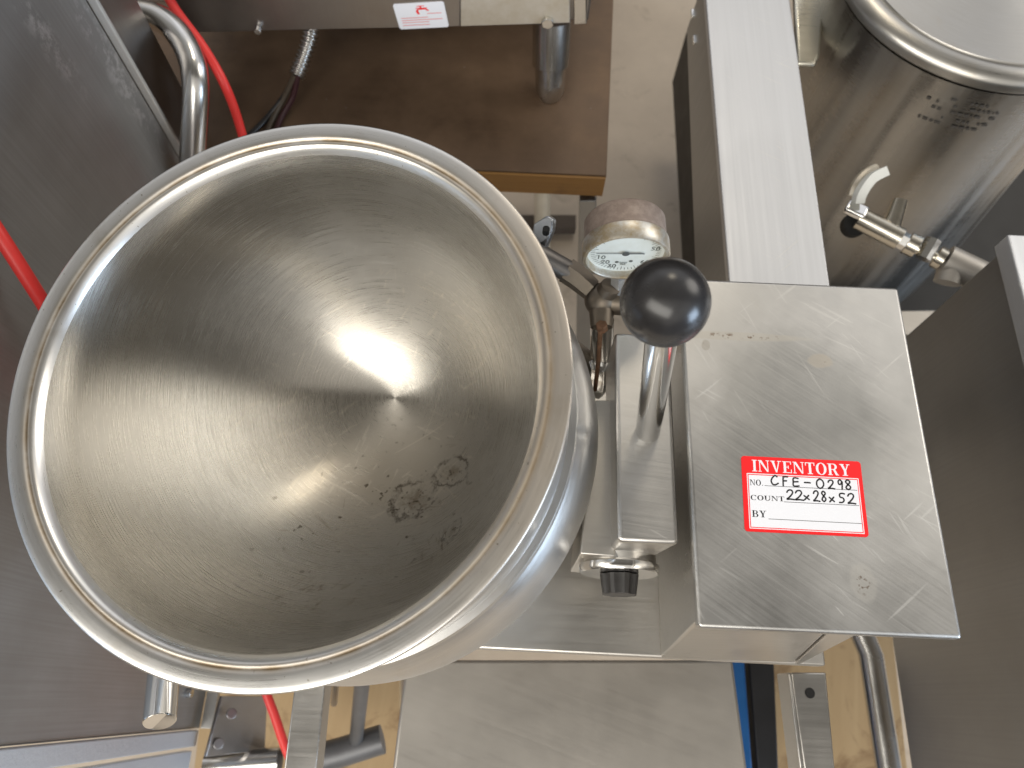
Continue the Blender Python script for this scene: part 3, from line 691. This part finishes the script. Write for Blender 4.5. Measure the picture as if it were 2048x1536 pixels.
MB().tube([lt, lt.lerp(lb, .62), lt.lerp(lb, .64), lt.lerp(lb, .9), lb, Vector((lb.x, lb.y, HC - DBE + .001))], [.0265, .0265, .0225, .0215, .0205, .016], 36).build('leg', m_satin, gr)
MB().tube([P(640, -60, .76), P(640, -40, DBE)], .0235, 24).build('leg', m_satin, gr)
MB().tube([fz(1095, 42), fz(1095, 42) + Vector((0, -.006, 0))], .0085, 6).build('panel_bolt', m_satin, gr, .001)
MB().tube([fz(517, 56), fz(517, 56) + Vector((0, -.008, 0))], .005, 10).build('panel_bolt', m_satin, gr, .001)
# service sticker with a red tap
s4 = [fz(785, 8), fz(887, 2), fz(898, 53), fz(800, 58)]
def cp(u, v, l):
    a = s4[0].lerp(s4[1], u); b = s4[3].lerp(s4[2], u); w = a.lerp(b, v); return Vector((w.x, w.y - .0008 - l, w.z))
ss = MB().prism([cp(*q, 0) for q in ((.03, 0), (.97, 0), (1, .06), (1, .94), (.97, 1), (.03, 1), (0, .94), (0, .06))], (0, .0007, 0)).build('service_sticker', m_swhite, gr)
mb = MB()
ribbon(mb, [(.46, .42), (.44, .30), (.48, .24), (.62, .24), (.66, .30)], .045, cp, .0001); ribbon(mb, [(.44, .20), (.64, .20)], .03, cp, .00014); ribbon(mb, [(.53, .24), (.53, .12)], .03, cp, .00018); ribbon(mb, [(.47, .12), (.59, .12)], .03, cp, .0002)
mb.build('tap_emblem', m_sred, ss, flip=False)
mb = MB(); rnd = random.Random(3)
for row, (a, b) in enumerate(((.64, .9), (.1, .62), (.1, .9), (.1, .62), (.1, .62))):
    u = a; v = (.42, .56, .65, .74, .85)[row]
    while u < b:
        w = rnd.uniform(.02, .06); ribbon(mb, [(u, v), (min(b, u + w), v)], .028, cp, .0001); u += w + .022
mb.build('printed_lines', flat('pale_red_ink', (.80, .22, .22), .5), ss, flip=False)
# conduit and wires
cd = thing('flexible_conduit', P(600, 160, .80), 'ribbed grey metal conduit with black wires hanging below the cooker', 'conduit')
path = spline([P(624, 45, .765), P(618, 80, .775), P(605, 120, .79), P(592, 152, .80)], 26)
MB().tube(path, [.0104 + .0016 * math.sin(i * 1.05) for i in range(len(path))], 18).build('conduit', m_satin, cd, ang=80)
for pts, m in (([P(592, 148, .80), P(570, 190, .83), P(535, 235, .85), P(500, 270, .855), P(470, 300, .856)], m_black), ([P(595, 150, .80), P(585, 195, .83), P(560, 240, .85), P(545, 290, .857)], plain('maroon_wire', (.05, .015, .018), .5)),
               ([P(590, 150, .80), P(566, 200, .835), P(540, 250, .853), P(525, 300, .857)], plain('grey_wire', (.09, .07, .05), .5))):
    MB().tube(spline(pts, 8), .0042, 10).build('wire', m, cd)

# ------------------------------------------------------------------ red hoses
def hose(pts, r, label):
    o = MB().tube(spline(pts, 12), r, 18).build('red_hose', m_red); tag(o, label, 'hose', 'red air hoses')
hose([P(318, -40, .69), P(352, 20, .695), P(405, 92, .705), P(447, 165, .73), P(476, 240, .78), P(494, 320, .83), P(505, 450, .93)], .0060, 'red hose curving down past the bent tube handle at the top')
hose([P(-60, 380, .525), P(0, 471, .548), P(85, 604, .60), P(170, 740, .68), P(262, 900, .80), P(360, 1080, .95), P(440, 1230, 1.08), P(508, 1330, 1.17), P(545, 1420, 1.20), P(582, 1520, 1.22), P(640, 1600, 1.24)], .0066, 'red hose running from the left edge under the kettle past the left leg plate')

# ------------------------------------------------------------------ long counter with a bright top
ct = thing('steel_counter', P(1530, 300, 1.7), 'long narrow steel counter with a bright brushed top behind the control box', 'counter')
DT = .76
tp = [P(1407, -60, DT), P(1571, -60, DT), P(1672, 660, DT), P(1466, 660, DT)]
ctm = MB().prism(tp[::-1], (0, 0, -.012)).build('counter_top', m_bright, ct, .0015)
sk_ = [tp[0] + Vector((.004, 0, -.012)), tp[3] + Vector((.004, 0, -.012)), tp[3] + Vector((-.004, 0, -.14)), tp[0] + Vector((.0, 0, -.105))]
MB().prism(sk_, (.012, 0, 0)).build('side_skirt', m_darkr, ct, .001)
MB().box(((tp[1].x + tp[2].x) / 2 - .05, (tp[0].y + tp[3].y) / 2, HC - DT - .10), (.05, 1.0, .12)).build('under_frame', m_dark, ct, .002)
MB().box((tp[3].x + .06, tp[3].y + .04, .45), (.04, .04, .88)).build('leg', m_darkr, ct, .002)
for (a, b) in ((1386, 28), (1390, 80), (1393, 35)):
    hp = P(a, b, .83); MB().box(hp, (.006, .016, .006)).build('hinge_pin', m_chrome, ct, .001)

# ------------------------------------------------------------------ second kettle
D2 = .72
q1, q2, q3 = P(1720, 0, D2), P(1826, 96, D2), P(2048, 167, D2)
kc2 = Vector((.6457, .970, HC - D2)); R2 = .2187
k2 = thing('covered_kettle', (kc2.x, kc2.y, .3), 'tall round stainless kettle with a flat lid and brass valve, top right', 'kettle')
M2 = Matrix.Translation(kc2)
m_lid = spun_steel('lid_steel', (.52, .505, .475), .34, .5)
m_body2 = spun_steel('kettle_body_steel', (.44, .425, .40), .30, .5, streak=.35)
MB().lathe([(0, -.001), (.10, -.0005), (.185, 0), (.1865, -.002), (.190, -.003), (.1925, .001), (.197, .0025), (.205, .001), (.2130, -.002), (.2180, -.007), (.2187, -.011), (.2187, -.019), (.214, -.024), (.208, -.026)], 128).build('lid', m_lid, k2, local=M2)
MB().lathe([(.210, -.030), (.2115, -.12), (.222, -.28), (.236, -.45), (.236, -.72), (.16, -.76), (0, -.77)], 128).build('body', m_body2, k2, local=M2)
MB().prism([P(1586, -40, .80), P(1655, -40, .80), P(1640, 110, .82), P(1632, 128, .82), P(1594, 127, .82)][::-1], (0, 0, -.01)).build('side_bracket', steel('warm_steel', (.75, .72, .62), .3), k2, .006)
MB().box((.78, 1.02, .30), (.80, .95, .16)).build('shade_block', plain('shade_block_dark', (.022, .019, .016), .6), k2, .004)  # added dark block that makes the floor behind this kettle look shaded
# rating marks stamped on the body
mb = MB(); rnd = random.Random(5)
def bp(u, v, l):
    a = math.radians(u); return Vector((kc2.x + (.2112 + .017 * max(0, v - .03) + l) * math.cos(a), kc2.y + (.2112 + .017 * max(0, v - .03) + l) * math.sin(a), kc2.z - v))
for v in (.050, .060, .070, .082, .092):
    u = -118 + rnd.uniform(0, 5)
    while u < -92:
        w = rnd.uniform(.6, 2.2)
        if rnd.random() < .72: mb.face([bp(u, v, 0), bp(u + w, v, 0), bp(u + w, v + .004, 0), bp(u, v + .004, 0)])
        u += w + .7
mb.build('stamped_marks', flat('etched_grey', (.06, .055, .05), .6), k2, flip=False)
# valve train
m_fit = steel('nickel_fitting', (.62, .58, .50), .26, (40, 40, 40), (0, 0, 0), .1, .15, dirt=.3)
def seg(a, b, r, name, m=m_fit, s=24, par=k2, bev=0): return MB().tube([a, b], r, s).build(name, m, par, bev)
DV = .84
A, B = P(1718, 436, DV), P(1800, 478, DV)
seg(A, B, .0150, 'valve_body'); seg(P(1780, 462, DV), P(1800, 400, DV - .02), [.013, .010], 'valve_branch')
seg(P(1800, 478, DV), P(1814, 486, DV), .0115, 'hex_nipple', m_chrome, 6); seg(P(1814, 485, DV), P(1834, 495, DV), .0150, 'union_ring', m_fit, 10)
seg(P(1830, 495, DV), P(1876, 518, DV), .0075, 'valve_neck')
seg(P(1846, 518, DV), P(1868, 480, DV - .012), .0105, 'valve_nut', m_chrome, 8); seg(P(1872, 512, DV), P(1886, 520, DV), .0150, 'valve_collar', m_fit, 10)
seg(P(1890, 520, DV), P(1965, 556, DV), .0205, 'pipe_tee', m_dull); seg(P(1905, 530, DV), P(1893, 566, DV + .01), .0165, 'tee_outlet', m_dull)
seg(P(1714, 446, DV + .02), P(1705, 452, DV + .05), .017, 'valve_cap', m_black_void)
MB().box(P(1712, 420, DV - .01), (.030, .022, .012), Matrix.Rotation(-.5, 3, 'Z')).build('handle_hub', m_chrome, k2, .004)
lv = spline([P(1716, 404, DV - .02), P(1722, 385, DV - .03), P(1742, 358, DV - .035), P(1770, 343, DV - .035)], 8); mb = MB()
mb.tube(lv, [.0090] * len(lv), 4); mb.build('lever_handle', plain('white_handle', (.78, .80, .78), .4, 0, .06), k2, .003)
lv = spline([P(1702, 392, DV), P(1712, 368, DV - .01), P(1732, 346, DV - .015), P(1752, 336, DV - .015)], 8)
MB().tube(lv, [.0062] * len(lv), 8).build('lever_guard', m_tan, k2)

# ------------------------------------------------------------------ appliance on the right
XR = .53
ra = thing('steel_appliance', (.75, .1, 0), 'dark stainless appliance with a folded pale top rim along the right edge', 'appliance')
tz = HC - .66
e = PX(2013, 470, XR + .012); yk = P(2015, 468, .66).y; xr0 = P(2015, 468, .66).x
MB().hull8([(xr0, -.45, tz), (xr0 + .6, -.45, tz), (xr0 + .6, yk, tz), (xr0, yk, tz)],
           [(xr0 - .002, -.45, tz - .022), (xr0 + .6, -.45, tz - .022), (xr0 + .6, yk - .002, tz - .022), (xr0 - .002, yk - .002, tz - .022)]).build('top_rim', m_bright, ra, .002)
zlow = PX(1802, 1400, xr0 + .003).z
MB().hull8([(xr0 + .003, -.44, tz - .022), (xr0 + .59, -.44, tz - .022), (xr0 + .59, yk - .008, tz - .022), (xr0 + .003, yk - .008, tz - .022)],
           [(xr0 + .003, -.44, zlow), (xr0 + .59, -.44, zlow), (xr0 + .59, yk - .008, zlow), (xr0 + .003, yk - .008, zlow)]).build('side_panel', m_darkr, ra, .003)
MB().prism([P(1790, 620, 1.0), P(1960, 618, 1.0), P(1960, 672, 1.0), P(1790, 672, 1.0)][::-1], (0, 0, -.03)).build('lower_ledge', m_dull, ra, .003)

# ------------------------------------------------------------------ below: plywood platform and the odds and ends on it
def ply():
    k = Nodes('plywood'); g_ = k.noise(1, 5, .6, k.mapping((30, 2.2, 30), (0, 0, .1)), 1.2); n = k.noise(7, 6, .65, dist=.8)
    c = k.mix(g_, (.36, .235, .115), (.50, .36, .20)); c = k.mix(k.map(n, .52, .62, 0, .7), c, (.19, .105, .045)); k.set(Base_Color=c, Roughness=.55, Normal=k.bump(g_, .1, .001)); return k.m
m_ply = ply()
def board(pts, D, label):
    o = MB().prism([P(x, y, D) for x, y in pts][::-1], (0, 0, -.025)).build('plywood_board', m_ply, None, .002); tag(o, label, 'board', 'plywood boards on the floor'); return o
board([(430, 1200), (800, 1200), (800, 1600), (380, 1600)], 1.55, 'tan plywood board on the floor left of the grey drain shelf')
board([(1490, 1180), (1776, 1180), (1822, 1600), (1520, 1600)], 1.45, 'tan stained plywood board on the floor under the control box')
rt_ = MB().tube([P(1712, 1240, 1.25), P(1742, 1310, 1.25), P(1790, 1620, 1.25)], .0185, 28).build('steel_tube', m_satin); tag(rt_, 'round polished steel tube above the stained plywood board at lower right', 'tube')
m_foot = plain('foot_grey', (.16, .16, .165), .45, .6, .15, 20)
ps = thing('tubular_stand', P(710, 1480, 1.5), 'grey tubular foot stand with an upright rod on the left plywood board', 'stand')
MB().tube([P(590, 1528, 1.40), P(680, 1505, 1.40), P(765, 1478, 1.40)], .0235, 24).build('foot_tube', m_foot, ps)
MB().tube([P(728, 1330, 1.15), P(712, 1480, 1.385)], .0115, 20).build('upright_rod', m_foot, ps)
MB().tube([P(672, 1340, 1.2), P(668, 1406, 1.38)], .006, 12).build('hook', m_dark, ps)
lt_ = MB().tube([P(412, 1532, 1.34), P(560, 1520, 1.34)], .020, 24).build('floor_tube', m_satin); tag(lt_, 'horizontal steel tube at the bottom edge below the cabinet leg plate', 'tube')
bk = thing('black_case', P(1510, 1450, 1.4), 'black case with a blue edge strip beside the grey drain shelf', 'case')
MB().prism([P(1497, 1310, 1.30), P(1548, 1310, 1.30), P(1560, 1600, 1.30), P(1520, 1600, 1.30)][::-1], (0, 0, -.1)).build('body', plain('black_case_plastic', (.012, .012, .014), .5), bk, .003)
MB().prism([P(1462, 1310, 1.28), P(1489, 1310, 1.28), P(1510, 1600, 1.28), P(1482, 1600, 1.28)][::-1], (0, 0, -.1)).build('edge_strip', plain('blue_plastic', (.01, .085, .26), .4, 0, .1), bk, .004)
